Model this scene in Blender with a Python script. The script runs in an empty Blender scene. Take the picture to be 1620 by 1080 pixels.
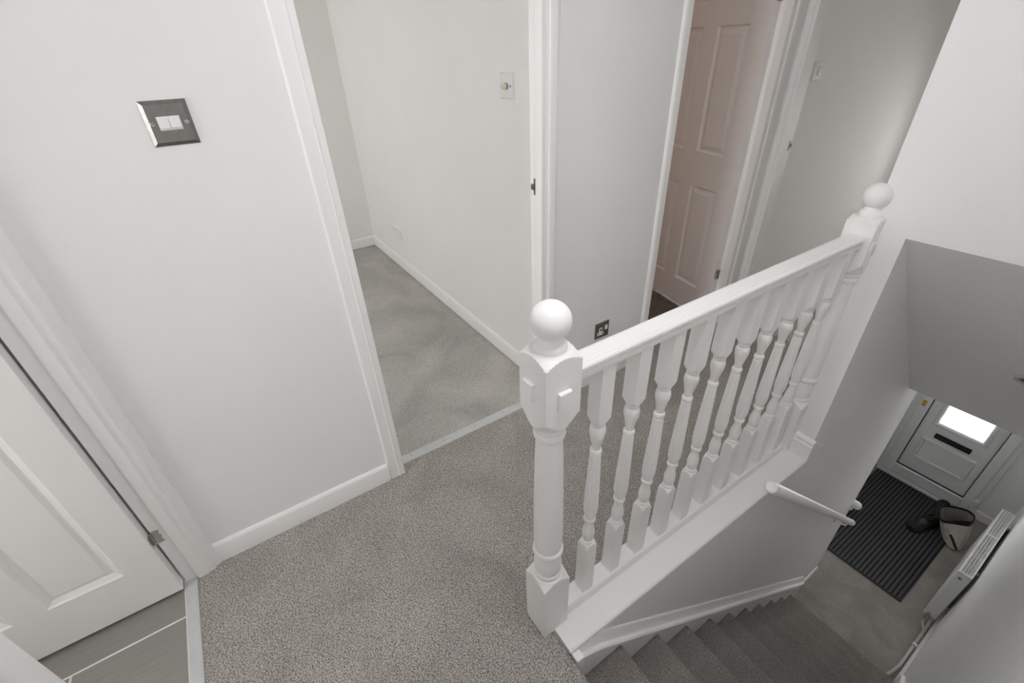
import bpy, bmesh, math, random
from mathutils import Vector, Matrix
random.seed(7)
S = 1.15                     # drawing units -> metres
scene = bpy.context.scene
COL = scene.collection

# ------------------------------------------------------------------ camera
FPX = 718.3864
RR = [[0.551396, 0.8335079, -0.0350284], [0.4361178, -0.3237931, -0.8396185], [-0.7111706, 0.4476858, -0.5420459]]
cam_d = bpy.data.cameras.new('camera'); cam = bpy.data.objects.new('camera', cam_d); COL.objects.link(cam)
cam_d.sensor_width = 36.0; cam_d.lens = FPX / 1620 * 36.0
cam_d.clip_start = 0.02; cam_d.clip_end = 200
r, d, f = (Vector(v) for v in RR)          # right, down, forward in the world
m = Matrix((r, -d, -f)).transposed().to_4x4(); m.translation = Vector((0, 0, 1.4 * S))
cam.matrix_world = m
scene.camera = cam

# ------------------------------------------------------------------ world, exposure
w = bpy.data.worlds.new('overcast_sky'); scene.world = w; w.use_nodes = True
bg = w.node_tree.nodes['Background']; bg.inputs['Color'].default_value = (1.0, 0.995, 0.98, 1); bg.inputs['Strength'].default_value = 10.0
vs = scene.view_settings
vs.view_transform = 'Standard'; vs.look = 'None'; vs.gamma = 1.0; vs.use_curve_mapping = False
vs.exposure = 0.54
LAMP = 9.2                  # ceiling panel emission
try:
    scene.cycles.use_denoising = True
    scene.cycles.max_bounces = 12; scene.cycles.diffuse_bounces = 8
    scene.cycles.sample_clamp_indirect = 6.0
except Exception: pass

def portal(name, loc, sx, sy, rot):
    ld = bpy.data.lights.new(name, 'AREA'); ld.shape = 'RECTANGLE'; ld.size = sx * S; ld.size_y = sy * S
    ld.cycles.is_portal = True
    o = bpy.data.objects.new(name, ld); COL.objects.link(o)
    o.location = Vector(loc) * S; o.rotation_euler = rot
PI = math.pi
# area-light -Z must face into the room
portal('bathroom_window_portal', (-0.6, -2.265, 1.3), 0.8, 0.8, (PI/2, 0, 0))
portal('bedroom_window_portal', (-2.8, -1.665, 1.25), .9, .8, (PI/2, 0, 0))
portal('box_room_window_portal', (-0.77, 4.535, .75), 0.30, 0.8, (-PI/2, 0, 0))
portal('front_bedroom_window_portal', (-2.7, 4.535, 1.25), 1.2, 0.9, (-PI/2, 0, 0))
portal('front_door_portal', (-0.29, 4.54, -.93), 0.28, 0.82, (-PI/2, 0, 0))

# ------------------------------------------------------------------ materials
MAT = {}
def nodes_of(name):
    mt = bpy.data.materials.new(name); mt.use_nodes = True
    nt = mt.node_tree; b = nt.nodes['Principled BSDF']; MAT[name] = mt
    return mt, nt, b
def N(nt, typ, **kw):
    n = nt.nodes.new(typ)
    for k, v in kw.items(): setattr(n, k, v)
    return n
def plain(name, col, rough=0.5, metal=0.0, noise=0.0, nscale=40, bump=0.0, bscale=200, spec=0.5, coat=0):
    mt, nt, b = nodes_of(name)
    b.inputs['Base Color'].default_value = (*col, 1); b.inputs['Roughness'].default_value = rough
    b.inputs['Metallic'].default_value = metal; b.inputs['Specular IOR Level'].default_value = spec
    if coat: b.inputs['Coat Weight'].default_value = coat
    tc = N(nt, 'ShaderNodeTexCoord')
    if noise:
        n = N(nt, 'ShaderNodeTexNoise'); n.inputs['Scale'].default_value = nscale; n.inputs['Detail'].default_value = 4
        nt.links.new(tc.outputs['Object'], n.inputs['Vector'])
        rp = N(nt, 'ShaderNodeValToRGB')
        rp.color_ramp.elements[0].color = (*[c * (1 - noise) for c in col], 1); rp.color_ramp.elements[1].color = (*[min(1, c * (1 + noise)) for c in col], 1)
        rp.color_ramp.elements[0].position = .3; rp.color_ramp.elements[1].position = .7
        nt.links.new(n.outputs['Fac'], rp.inputs['Fac']); nt.links.new(rp.outputs['Color'], b.inputs['Base Color'])
    if bump:
        n2 = N(nt, 'ShaderNodeTexNoise'); n2.inputs['Scale'].default_value = bscale; n2.inputs['Detail'].default_value = 3
        nt.links.new(tc.outputs['Object'], n2.inputs['Vector'])
        bp = N(nt, 'ShaderNodeBump'); bp.inputs['Strength'].default_value = bump; bp.inputs['Distance'].default_value = .002
        nt.links.new(n2.outputs['Fac'], bp.inputs['Height']); nt.links.new(bp.outputs['Normal'], b.inputs['Normal'])
    return mt
def carpet(name, dark, mid, light, patch=0.16, pscale=3.0):
    mt, nt, b = nodes_of(name)
    tc = N(nt, 'ShaderNodeTexCoord')
    n = N(nt, 'ShaderNodeTexNoise'); n.inputs['Scale'].default_value = 250; n.inputs['Detail'].default_value = 1; n.inputs['Roughness'].default_value = .5; n.inputs['Distortion'].default_value = .6
    v = N(nt, 'ShaderNodeTexVoronoi'); v.inputs['Scale'].default_value = 330
    for q in (n, v): nt.links.new(tc.outputs['Object'], q.inputs['Vector'])
    rp = N(nt, 'ShaderNodeValToRGB'); cr = rp.color_ramp
    cr.elements[0].position = .36; cr.elements[0].color = (*dark, 1)
    cr.elements[1].position = .66; cr.elements[1].color = (*light, 1)
    e = cr.elements.new(.5); e.color = (*mid, 1)
    nt.links.new(n.outputs['Fac'], rp.inputs['Fac'])
    # brushed pile: broad lighter and darker sweeps
    n3 = N(nt, 'ShaderNodeTexNoise'); n3.inputs['Scale'].default_value = pscale; n3.inputs['Detail'].default_value = 4; n3.inputs['Distortion'].default_value = .8
    nt.links.new(tc.outputs['Object'], n3.inputs['Vector'])
    mr = N(nt, 'ShaderNodeMapRange'); mr.inputs['From Min'].default_value = .35; mr.inputs['From Max'].default_value = .65
    mr.inputs['To Min'].default_value = 1 - patch; mr.inputs['To Max'].default_value = 1 + patch
    nt.links.new(n3.outputs['Fac'], mr.inputs['Value'])
    mx = N(nt, 'ShaderNodeMix', data_type='RGBA', blend_type='MULTIPLY'); mx.inputs[0].default_value = 1
    nt.links.new(rp.outputs['Color'], mx.inputs[6]); nt.links.new(mr.outputs['Result'], mx.inputs[7])
    nt.links.new(mx.outputs[2], b.inputs['Base Color'])
    b.inputs['Roughness'].default_value = 1; b.inputs['Specular IOR Level'].default_value = .1
    ad = N(nt, 'ShaderNodeMath', operation='ADD'); nt.links.new(n.outputs['Fac'], ad.inputs[0]); nt.links.new(v.outputs['Distance'], ad.inputs[1])
    bp = N(nt, 'ShaderNodeBump'); bp.inputs['Strength'].default_value = .55; bp.inputs['Distance'].default_value = .004
    nt.links.new(ad.outputs[0], bp.inputs['Height']); nt.links.new(bp.outputs['Normal'], b.inputs['Normal'])
    return mt
def streaky(name, a, c, rough, stretch=(60, 3, 60)):
    mt, nt, b = nodes_of(name)
    tc = N(nt, 'ShaderNodeTexCoord'); mp = N(nt, 'ShaderNodeMapping'); mp.inputs['Scale'].default_value = stretch
    n = N(nt, 'ShaderNodeTexNoise'); n.inputs['Scale'].default_value = 1.0; n.inputs['Detail'].default_value = 5
    nt.links.new(tc.outputs['Object'], mp.inputs['Vector']); nt.links.new(mp.outputs['Vector'], n.inputs['Vector'])
    rp = N(nt, 'ShaderNodeValToRGB'); rp.color_ramp.elements[0].color = (*a, 1); rp.color_ramp.elements[1].color = (*c, 1)
    rp.color_ramp.elements[0].position = .3; rp.color_ramp.elements[1].position = .72
    nt.links.new(n.outputs['Fac'], rp.inputs['Fac']); nt.links.new(rp.outputs['Color'], b.inputs['Base Color'])
    b.inputs['Roughness'].default_value = rough
    return mt
def emit(name, col, st):
    mt, nt, b = nodes_of(name)
    b.inputs['Base Color'].default_value = (*col, 1); b.inputs['Emission Color'].default_value = (*col, 1); b.inputs['Emission Strength'].default_value = st
def glassy(name):
    mt, nt, b = nodes_of(name)
    nt.nodes.remove(b); out = [x for x in nt.nodes if x.type == 'OUTPUT_MATERIAL'][0]
    t = N(nt, 'ShaderNodeBsdfTransparent'); g = N(nt, 'ShaderNodeBsdfGlossy'); g.inputs['Roughness'].default_value = .05
    fr = N(nt, 'ShaderNodeFresnel'); mx = N(nt, 'ShaderNodeMixShader')
    nt.links.new(fr.outputs[0], mx.inputs[0]); nt.links.new(t.outputs[0], mx.inputs[1]); nt.links.new(g.outputs[0], mx.inputs[2]); nt.links.new(mx.outputs[0], out.inputs['Surface'])

plain('wall_paint', (.86, .858, .85), .75, bump=.06, bscale=140, noise=.012, nscale=2.5)
plain('wall_paint_warm', (.86, .855, .835), .75, bump=.06, bscale=140, noise=.012, nscale=2.5)
plain('wall_paint_peach', (.56, .41, .32), .8, noise=.05, nscale=3)
plain('ceiling_paint', (.88, .88, .87), .9, bump=.05)
plain('gloss_white', (.87, .86, .85), .42, noise=.01, nscale=6, bump=.03, bscale=60)
plain('satin_white', (.84, .82, .81), .42, noise=.01, nscale=6, bump=.03, bscale=60)
plain('plastic_white', (.82, .82, .82), .35)
plain('upvc', (.76, .78, .79), .3)
plain('radiator_white', (.80, .81, .80), .35)
plain('cream_plastic', (.78, .70, .56), .4)
plain('brushed_metal', (.27, .26, .245), .36, metal=1.0, noise=.08, nscale=80)
plain('chrome', (.62, .61, .60), .22, metal=1.0, noise=.12, nscale=60)
plain('aluminium', (.56, .575, .57), .45, metal=.0, noise=.04, nscale=30)
plain('dark_slot', (.015, .015, .015), .6)
plain('black_rubber', (.012, .012, .013), .6)
plain('mat_rib', (.075, .076, .085), .95, noise=.35, nscale=250, bump=.4, bscale=400)
plain('mat_groove', (.006, .006, .007), .9)
plain('brass', (.72, .46, .10), .3, metal=1.0)
plain('black_leather', (.012, .012, .013), .42, bump=.15, bscale=120)
plain('cream_leather', (.62, .58, .52), .55, noise=.10, nscale=14, bump=.12, bscale=150)
plain('tan_lining', (.30, .28, .25), .9, noise=.1, nscale=60)
plain('strap_brown', (.05, .028, .018), .5)
plain('grout', (.80, .80, .78), .8)
plain('copper_paint', (.62, .60, .57), .4)
carpet('carpet_landing', (.165, .150, .137), (.375, .344, .319), (.60, .56, .525), patch=.09)
carpet('carpet_bedroom', (.33, .316, .296), (.50, .48, .452), (.66, .636, .602), patch=.14, pscale=2.2)
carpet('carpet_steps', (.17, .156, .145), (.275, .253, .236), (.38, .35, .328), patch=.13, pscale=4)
carpet('carpet_stairs', (.26, .24, .224), (.365, .338, .318), (.48, .447, .42), patch=.13, pscale=4)
streaky('stone_tile', (.25, .24, .222), (.31, .297, .275), .35, (230, 7, 230))
streaky('oak_plank', (.10, .078, .064), (.19, .155, .13), .45, (50, 3, 50))
emit('lamp_diffuser', (.975, .975, 1.0), LAMP)
emit('downlight_glow', (1.0, .95, .9), 0.0)
glassy('clear_glass')

# ------------------------------------------------------------------ mesh helpers
class MB:
    def __init__(s): s.v = []; s.f = []; s.T = None
    def add(s, vs, fs):
        o = len(s.v); s.v += [tuple(s.T(*p)) if s.T else tuple(p) for p in vs]
        s.f += [tuple(i + o for i in q) for q in fs]; return s
    def box(s, x0, x1, y0, y1, z0, z1):
        vs = [(x, y, z) for z in (z0, z1) for y in (y0, y1) for x in (x0, x1)]
        return s.add(vs, [(0, 2, 3, 1), (4, 5, 7, 6), (0, 1, 5, 4), (2, 6, 7, 3), (0, 4, 6, 2), (1, 3, 7, 5)])
    def prism(s, poly, axis, a, b):
        n = len(poly)
        if axis == 'x': vs = [(a, p, q) for p, q in poly] + [(b, p, q) for p, q in poly]
        elif axis == 'y': vs = [(p, a, q) for p, q in poly] + [(p, b, q) for p, q in poly]
        else: vs = [(p, q, a) for p, q in poly] + [(p, q, b) for p, q in poly]
        return s.add(vs, [tuple(range(n))[::-1], tuple(range(n, 2 * n))] + [(i, (i + 1) % n, n + (i + 1) % n, n + i) for i in range(n)])
    def rings(s, rs, cap=True, closed=True):
        n = len(rs[0]); vs = [p for r in rs for p in r]; fs = []
        for k in range(len(rs) - 1):
            for i in range(n if closed else n - 1):
                j = (i + 1) % n
                fs.append((k * n + i, k * n + j, (k + 1) * n + j, (k + 1) * n + i))
        if cap: fs += [tuple(range(n))[::-1], tuple((len(rs) - 1) * n + i for i in range(n))]
        return s.add(vs, fs)
    def lathe(s, prof, cx, cy, n=32):
        return s.rings([[(cx + R * math.cos(2 * PI * i / n), cy + R * math.sin(2 * PI * i / n), z) for i in range(n)] for z, R in prof])
    def tube(s, path, R, n=12):
        rs = []; path = [Vector(p) for p in path]; up = Vector((0, 0, 1))
        for i, p in enumerate(path):
            t = (path[min(i + 1, len(path) - 1)] - path[max(i - 1, 0)]).normalized()
            u = t.cross(up)
            if u.length < 1e-3: u = t.cross(Vector((1, 0, 0)))
            u.normalize(); v = u.cross(t); rr = R[i] if isinstance(R, (list, tuple)) else R
            rs.append([tuple(p + rr * (math.cos(2 * PI * k / n) * u + math.sin(2 * PI * k / n) * v)) for k in range(n)])
        return s.rings(rs)
    def disc(s, c, nrm, R, th, n=24):
        c = Vector(c); nrm = Vector(nrm).normalized()
        return s.tube([c, c + nrm * th * .7, c + nrm * th], [R, R, R * .86], n)
    def sphere(s, c, R, n=28, m=16, sx=1, sy=1, sz=1):
        rs = []
        for k in range(m + 1):
            a = -PI / 2 + PI * k / m; rr = max(R * math.cos(a), R * .004)
            rs.append([(c[0] + sx * rr * math.cos(2 * PI * i / n), c[1] + sy * rr * math.sin(2 * PI * i / n), c[2] + sz * R * math.sin(a)) for i in range(n)])
        return s.rings(rs)

def wloc(o):
    v = Vector((0, 0, 0))
    while o: v = v + o.location; o = o.parent
    return v
def mesh_of(name, mb, off=Vector((0, 0, 0)), smooth=False, sharp=32):
    me = bpy.data.meshes.new(name)
    me.from_pydata([tuple(Vector(p) * S - off) for p in mb.v], [], mb.f); me.update()
    bm = bmesh.new(); bm.from_mesh(me); bmesh.ops.recalc_face_normals(bm, faces=bm.faces); bm.to_mesh(me); bm.free()
    if smooth:
        for p in me.polygons: p.use_smooth = True
        me.set_sharp_from_angle(angle=math.radians(sharp))
    return me
def obj(name, mb, mat, parent=None, smooth=False, bevel=0, origin=None):
    off = wloc(parent) if parent else (Vector(origin) * S if origin else Vector((0, 0, 0)))
    o = bpy.data.objects.new(name, mesh_of(name, mb, off, smooth)); COL.objects.link(o)
    o.data.materials.append(MAT[mat])
    if smooth and name in ('handrail', 'newel_post', 'baluster'): o.data.set_sharp_from_angle(angle=math.radians(24))
    if parent: o.parent = parent
    elif origin: o.location = off
    if bevel:
        md = o.modifiers.new('bevel', 'BEVEL'); md.width = bevel * S; md.segments = 2; md.limit_method = 'ANGLE'; md.angle_limit = .6
        for p in o.data.polygons: p.use_smooth = True
        o.data.set_sharp_from_angle(angle=math.radians(30)); md.harden_normals = False
    return o
def thing(name, label, cat, loc, group=None):
    o = bpy.data.objects.new(name, None); COL.objects.link(o); o.location = Vector(loc) * S; o.empty_display_size = .05
    return tag(o, label, cat, group)
def tag(o, label, cat, group=None):
    o['label'] = label; o['category'] = cat
    if group: o['group'] = group
    return o
def struct(name, mb, mat, label=None, bevel=0, smooth=False, parent=None, cat=None):
    o = obj(name, mb, mat, parent, smooth, bevel)
    if not parent: o['kind'] = 'structure'
    if label: o['label'] = label
    if cat: o['category'] = cat
    return o
def sroot(name, label, loc, cat):
    o = thing(name, label, cat, loc); o['kind'] = 'structure'; return o

# ================================================================== geometry numbers (drawing units)
XW, XB = -1.30, -1.36        # landing wall with the doorways: landing face, room face
X1, XO = -.432, -.528        # stair side wall: stair face, landing face
Y1 = 1.62                   # bulkhead face
XR = .235                    # right wall
ZC = 1.95                    # ceiling
ZF = -2.035                  # hall floor
RISE, GO, YN = .185, .205, .415
HD = 1.74                    # door head height
D1 = (.286, .957); D2 = (1.62, 2.243); YE = 2.375; FR = .018

# ================================================================== setting
fl = MB()
fl.box(XW, XR, -.436, YN - .04, -.14, 0)
fl.box(XW, -.497, YN - .04, YN, -.14, 0)
fl.box(XW, -.566, YN, Y1, -.14, 0); fl.box(XW, XO, Y1, YE, -.14, 0)
fl.box(-1.335, XW, D1[0], D1[1], -.14, 0); fl.box(-1.38, XW, D2[0], D2[1], -.14, 0)
def nose(y, z, zb):
    p = [(y - .04, z), (y - .014, z)]
    for k in range(1, 7):
        a = PI / 2 - k * PI / 6 * .95
        p.append((y - .014 + .014 * math.cos(a), z - .016 + .016 * math.sin(a)))
    return p + [(y - .007, z - .034), (y - .03, z - .042), (y - .03, zb), (y - .04, zb)]
fl.prism(nose(YN, 0, -.185), 'x', -.497, XR)
struct('floor_landing', fl, 'carpet_landing', 'taupe grey carpet on the upstairs landing', smooth=True)
struct('floor_bedroom', MB().box(-3.86, -1.379, -1.6, 1.065, -.14, -.004), 'carpet_bedroom', 'grey carpet in the empty room beyond the doorway')
struct('floor_box_room', MB().box(XW, XO, YE, 4.46, -.14, 0), 'carpet_bedroom')
struct('floor_hall', MB().box(-.76, XR, 2.40, 4.46, -2.12, ZF), 'carpet_stairs', 'dim grey carpet of the hall at the foot of the stairs')
struct('ceiling', MB().box(-4.0, .30, -2.26, 4.53, ZC, ZC + .06), 'ceiling_paint')
struct('ceiling_hall', MB().box(-.76, XR, 2.68, 4.46, -.145, -.05), 'ceiling_paint')

wl = MB()
wl.box(XB, XW, -.495, D1[0] - FR, -.14, ZC); wl.box(XB, XW, D1[1] + FR, D2[0] - FR, -.14, ZC); wl.box(XB, XW, D2[1] + FR, YE, -.14, ZC)
wl.box(XB, XW, D1[0] - FR, D1[1] + FR, HD + FR, ZC); wl.box(XB, XW, D2[0] - FR, D2[1] + FR, HD + FR, ZC)
struct('wall_left', wl, 'wall_paint', 'white landing wall with the doorways and metal light switch')
wb = MB(); wb.box(-.632, XR, -.495, -.435, -.14, ZC); wb.box(-1.36, -.632, -.495, -.435, HD + FR, ZC)
struct('wall_back', wb, 'wall_paint')
struct('wall_right', MB().box(XR, .30, -2.26, 4.53, -2.12, ZC), 'wall_paint', 'white wall along the right of the stairs')
struct('wall_stair_side', MB().prism([(.40, ZF), (2.92, ZF), (2.92, ZC), (Y1, ZC), (Y1, -.012), (.40, -.012)], 'x', XO, X1), 'wall_paint', 'white wall dropping beside the stairs below the balustrade')
struct('wall_bulkhead', MB().box(X1, XR, Y1, Y1 + .06, .902, ZC), 'wall_paint', 'white bulkhead wall above the stairwell')
struct('ceiling_soffit', MB().prism([(Y1, .902), (2.68, -.145), (2.68, -.03), (Y1 + .06, .95)], 'x', X1, XR), 'wall_paint', 'sloping white soffit over the stairs')
wf = MB()
wf.box(-.76, -.645, 4.46, 4.53, -2.12, -.05); wf.box(.05, .30, 4.46, 4.53, -2.12, -.05); wf.box(-.645, .05, 4.46, 4.53, -.25, -.05)
wf.box(-4.0, -1.36, 4.46, 4.53, -.05, .8); wf.box(-4.0, -1.36, 4.46, 4.53, 1.7, ZC); wf.box(-1.36, .30, 4.46, 4.53, -.05, .35); wf.box(-1.36, .30, 4.46, 4.53, 1.15, ZC)
wf.box(-4.0, -3.3, 4.46, 4.53, .8, 1.7); wf.box(-2.1, -1.36, 4.46, 4.53, .8, 1.7); wf.box(-1.36, -.92, 4.46, 4.53, .35, 1.15); wf.box(-.62, .30, 4.46, 4.53, .35, 1.15)
struct('wall_front', wf, 'wall_paint')
wh = MB(); wh.box(-.76, -.70, 2.98, 4.46, -2.12, -.05); wh.box(-.76, XO, 2.92, 2.98, -2.12, -.05)
struct('wall_hall_left', wh, 'wall_paint_warm')
w3 = MB(); w3.box(XO, X1, 2.92, 4.46, -.05, ZC); struct('wall_box_room_right', w3, 'wall_paint_warm')
w3 = MB(); w3.box(-1.36, XW, YE + .06, 4.46, -.14, ZC); struct('wall_box_room_left', w3, 'wall_paint_warm', 'shaded wall of the small room seen past the half newel')
we = MB(); we.box(-1.36, -1.262, YE, YE + .06, -.14, ZC); we.box(-.56, XO, YE, YE + .06, -.14, ZC); we.box(-1.262, -.56, YE, YE + .06, HD, ZC)
struct('wall_landing_end', we, 'wall_paint')
# bedroom shell
struct('wall_bedroom_right', MB().box(-3.92, XB, 1.065, 1.125, -.14, ZC), 'wall_paint_warm', 'pale wall of the empty room with dimmer and socket')
struct('wall_bedroom_back', MB().box(-3.92, -3.86, -1.66, 1.065, -.14, ZC), 'wall_paint_warm')
wq = MB(); wq.box(-3.86, XB, -1.66, -1.6, -.14, .85); wq.box(-3.86, XB, -1.66, -1.6, 1.65, ZC); wq.box(-3.86, -3.25, -1.66, -1.6, .85, 1.65); wq.box(-2.35, XB, -1.66, -1.6, .85, 1.65)
struct('wall_bedroom_left', wq, 'wall_paint_warm')
# bathroom shell
struct('wall_bathroom_left', MB().box(-1.36, XW, -2.26, -.495, -.14, ZC), 'wall_paint')
wq = MB(); wq.box(XW, XR, -2.26, -2.2, -.14, .9); wq.box(XW, XR, -2.26, -2.2, 1.7, ZC); wq.box(XW, -1.0, -2.26, -2.2, .9, 1.7); wq.box(-.2, XR, -2.26, -2.2, .9, 1.7)
struct('wall_bathroom_back', wq, 'wall_paint')
# front bedroom shell (warm room)
struct('wall_front_bedroom_back', MB().box(-4.0, -3.94, 1.125, 4.46, -.14, ZC), 'wall_paint_peach')
wq = MB(); wq.box(-3.94, -1.362, 1.125, 1.14, -.02, ZC); wq.box(-1.375, -1.361, YE, 4.46, -.02, ZC)
struct('wall_front_bedroom_lining', wq, 'wall_paint_peach')

def window(n, x0, x1, y0, y1, z0, z1):
    root = sroot('window_%d' % n, 'white framed window in an outer wall', ((x0 + x1) / 2, y0, z0), 'window')
    t = .04; f_ = MB(); f_.box(x0, x0 + t, y0, y1, z0, z1); f_.box(x1 - t, x1, y0, y1, z0, z1); f_.box(x0 + t, x1 - t, y0, y1, z0, z0 + t); f_.box(x0 + t, x1 - t, y0, y1, z1 - t, z1)
    obj('window_frame', f_, 'upvc', root)
    obj('pane', MB().box(x0 + t, x1 - t, (y0 + y1) / 2 - .004, (y0 + y1) / 2 + .004, z0 + t, z1 - t), 'clear_glass', root)
window(1, -3.25, -2.35, -1.65, -1.61, .85, 1.65)
window(2, -1.0, -.2, -2.25, -2.21, .9, 1.7)
window(3, -3.3, -2.1, 4.47, 4.52, .8, 1.7)
window(4, -.92, -.62, 4.47, 4.52, .35, 1.15)

# bathroom floor: tiles with white joints
fb = struct('floor_bathroom', MB().box(XW, XR, -2.2, -.472, -.14, -.0048), 'grout', 'grey streaked tile floor with white joints')
J = .0026
rows = [(-1.30, -1.154), (-1.154, -.862), (-.862, -.57), (-.57, -.278), (-.278, .014), (.014, XR)]
for i, (a, b) in enumerate(rows):
    cut = [-2.2, -1.87, -1.31, -.749, -.473] if i % 2 else [-2.2, -1.59, -1.03, -.473]
    for y0, y1 in zip(cut, cut[1:]):
        obj('tile', MB().box(a + J, b - J, y0 + J, y1 - J, -.014, -.004), 'stone_tile', fb, bevel=.0012)
# front bedroom floor: planks
fp = struct('floor_front_bedroom', MB().box(-3.94, -1.38, 1.14, 4.46, -.14, -.014), 'dark_slot', 'dark brown wood floor seen below the open panelled door')
x = -3.94; k = 0
while x < -1.385:
    x2 = min(x + .13, -1.38); cut = [1.14, 1.14 + .5 + .35 * (k % 3), 2.6 + .4 * (k % 2), 3.7, 4.46]
    for y0, y1 in zip(cut, cut[1:]):
        obj('plank', MB().box(x + .001, x2 - .001, y0 + .001, y1 - .001, -.016, -.006), 'oak_plank', fp)
    x = x2; k += 1

# ------------------------------------------------------------------ baseboards
BBH, BBT = .082, .013
def bbprof(sgn, base):          # (across, z): face towards sgn
    return [(base, 0), (base + sgn * BBT, 0), (base + sgn * BBT, BBH - .012), (base + sgn * (BBT - .003), BBH - .005), (base + sgn * .004, BBH), (base, BBH)]
def bb_x(name, wallx, sgn, y0, y1, lab=None): struct(name, MB().prism(bbprof(sgn, wallx), 'y', y0, y1), 'gloss_white', lab, smooth=True)
def bb_y(name, wally, sgn, x0, x1, lab=None):
    struct(name, MB().prism(bbprof(sgn, wally), 'x', x0, x1), 'gloss_white', lab, smooth=True)
bb_x('baseboard_left', XW, 1, -.365, .226, 'white baseboard below the metal light switch')
bb_x('baseboard_pier', XW, 1, 1.036, 1.579, 'white baseboard below the metal socket')
bb_y('baseboard_bedroom_right', 1.065, -1, -3.86, XB, 'white baseboard running along the wall of the empty room')
bb_x('baseboard_bedroom_back', -3.86, 1, -1.6, 1.052, 'short white baseboard in the far corner of the empty room')
bb_y('baseboard_back', -.435, 1, -.593, XR)
bb_x('baseboard_box_room', XW, 1, YE + .06, 4.46)
# hall
hb = MB(); hb.prism([(4.46, ZF), (4.447, ZF), (4.447, ZF + .07), (4.456, ZF + .08), (4.46, ZF + .08)], 'x', .06, XR); struct('baseboard_hall_front', hb, 'gloss_white', 'white baseboard between the front door and the radiator wall')
hb = MB(); hb.prism([(X1, ZF), (X1 + .011, ZF), (X1 + .011, ZF + .05), (X1 + .004, ZF + .056), (X1, ZF + .056)], 'y', 2.66, 2.92); struct('baseboard_hall_left', hb, 'gloss_white')
hb = MB(); hb.prism([(XR, ZF), (XR - .013, ZF), (XR - .013, ZF + .07), (XR - .004, ZF + .08), (XR, ZF + .08)], 'y', 2.50, 4.447); struct('baseboard_hall_right', hb, 'gloss_white')
# short moulded piece on the bulkhead end, above the capping
hb = MB(); hb.prism([(Y1, .004), (Y1 - .016, .004), (Y1 - .016, .062), (Y1 - .019, .066), (Y1 - .019, .072), (Y1 - .012, .076), (Y1 - .012, .084), (Y1 - .014, .088), (Y1 - .010, .096), (Y1 - .003, .10), (Y1, .10)], 'x', -.4965, X1 + .008)
struct('baseboard_bulkhead', hb, 'gloss_white', 'short moulded white baseboard end beside the half newel', smooth=True)

# ------------------------------------------------------------------ door frames and architraves (trim)
tn = [0]
def trim(mb, mat='gloss_white', label=None, bevel=.0015):
    tn[0] += 1; return struct('trim_%d' % tn[0], mb, mat, label, bevel=bevel)
ARCH = [(0, 0), (0, .010), (.004, .012), (.010, .0125), (.013, .0165), (.020, .018), (.034, .0185), (.036, .0155), (.042, .0155), (.046, .013), (.054, .010), (.058, .006), (.058, 0)]
def arch_v(xw, y0, sgn, z1, w=.058):     # on a wall facing +X, inner edge y0, growing towards sgn
    s_ = w / .058
    return MB().prism([(xw + p[1], y0 + sgn * p[0] * s_) for p in ARCH], 'z', 0, z1)
for (a, b), wl_, wr_ in ((D1, .042, .056), (D2, .052, .056)):
    for y, sg, w_ in ((a, -1, wl_), (b, 1, wr_)):
        m_ = MB()                       # rebated frame post
        m_.box(-1.325, XW + .012, min(y, y + sg * FR), max(y, y + sg * FR), 0, HD)
        rb = .0165 if (a == D2[0] and sg == 1) else .007
        m_.box(XB - .004, -1.325, min(y + sg * rb, y + sg * FR), max(y + sg * rb, y + sg * FR), 0, HD)
        trim(m_, 'gloss_white', None)
        if a == D1[0] and sg == -1:     # flat face with a narrow step
            m2 = MB().prism([(XW, y - FR), (XW + .0125, y - FR), (XW + .0125, y - FR - .004), (XW + .010, y - FR - .006), (XW + .009, y - FR - .036), (XW + .004, y - FR - .042), (XW, y - FR - .042)], 'z', 0, HD + .05)
        elif a == D2[0] and sg == -1:
            m2 = MB().prism([(XW, y - FR), (XW + .012, y - FR), (XW + .012, y - FR - .010), (XW + .009, y - FR - .017), (XW + .003, y - FR - .021), (XW, y - FR - .022)], 'z', 0, HD + .05)
        else: m2 = arch_v(XW, y + sg * FR, sg, HD + .05, w_)
        trim(m2, 'gloss_white', bevel=0)
    m_ = MB(); m_.box(-1.325, XW + .012, a - FR, b + FR, HD, HD + FR); m_.box(XB - .004, -1.325, a - FR, b + FR, HD + .007, HD + FR); trim(m_)
    m_ = MB().box(XW, XW + .016, a - FR - .04, b + FR + .05, HD + FR + .03, HD + FR + .075); trim(m_)
# bathroom doorway: hinge post and moulded architrave on the landing wall, latch side behind
trim(MB().box(XW, -1.275, -.467, -.4335, 0, HD), 'gloss_white', 'white door frame post beside the bathroom door')
trim(MB().prism([(XW, -.365), (-1.287, -.365), (-1.284, -.371), (-1.281, -.379), (-1.274, -.383), (-1.271, -.388), (-1.270, -.402), (-1.266, -.406), (-1.265, -.430), (-1.267, -.4335), (XW, -.4335)], 'z', 0, HD + .05), 'gloss_white', 'white moulded architrave beside the bathroom door', bevel=0)
trim(MB().box(-1.275, -.632, -.495, -.43, HD, HD + .02))
trim(MB().box(-.646, -.632, -.50, -.428, 0, HD))
trim(MB().prism([(-.632, -.435), (-.632, -.421), (-.628, -.418), (-.602, -.418), (-.596, -.423), (-.594, -.429), (-.594, -.435)], 'z', 0, HD + .05), 'gloss_white', 'white architrave on the latch side of the bathroom doorway', bevel=0)
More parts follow.
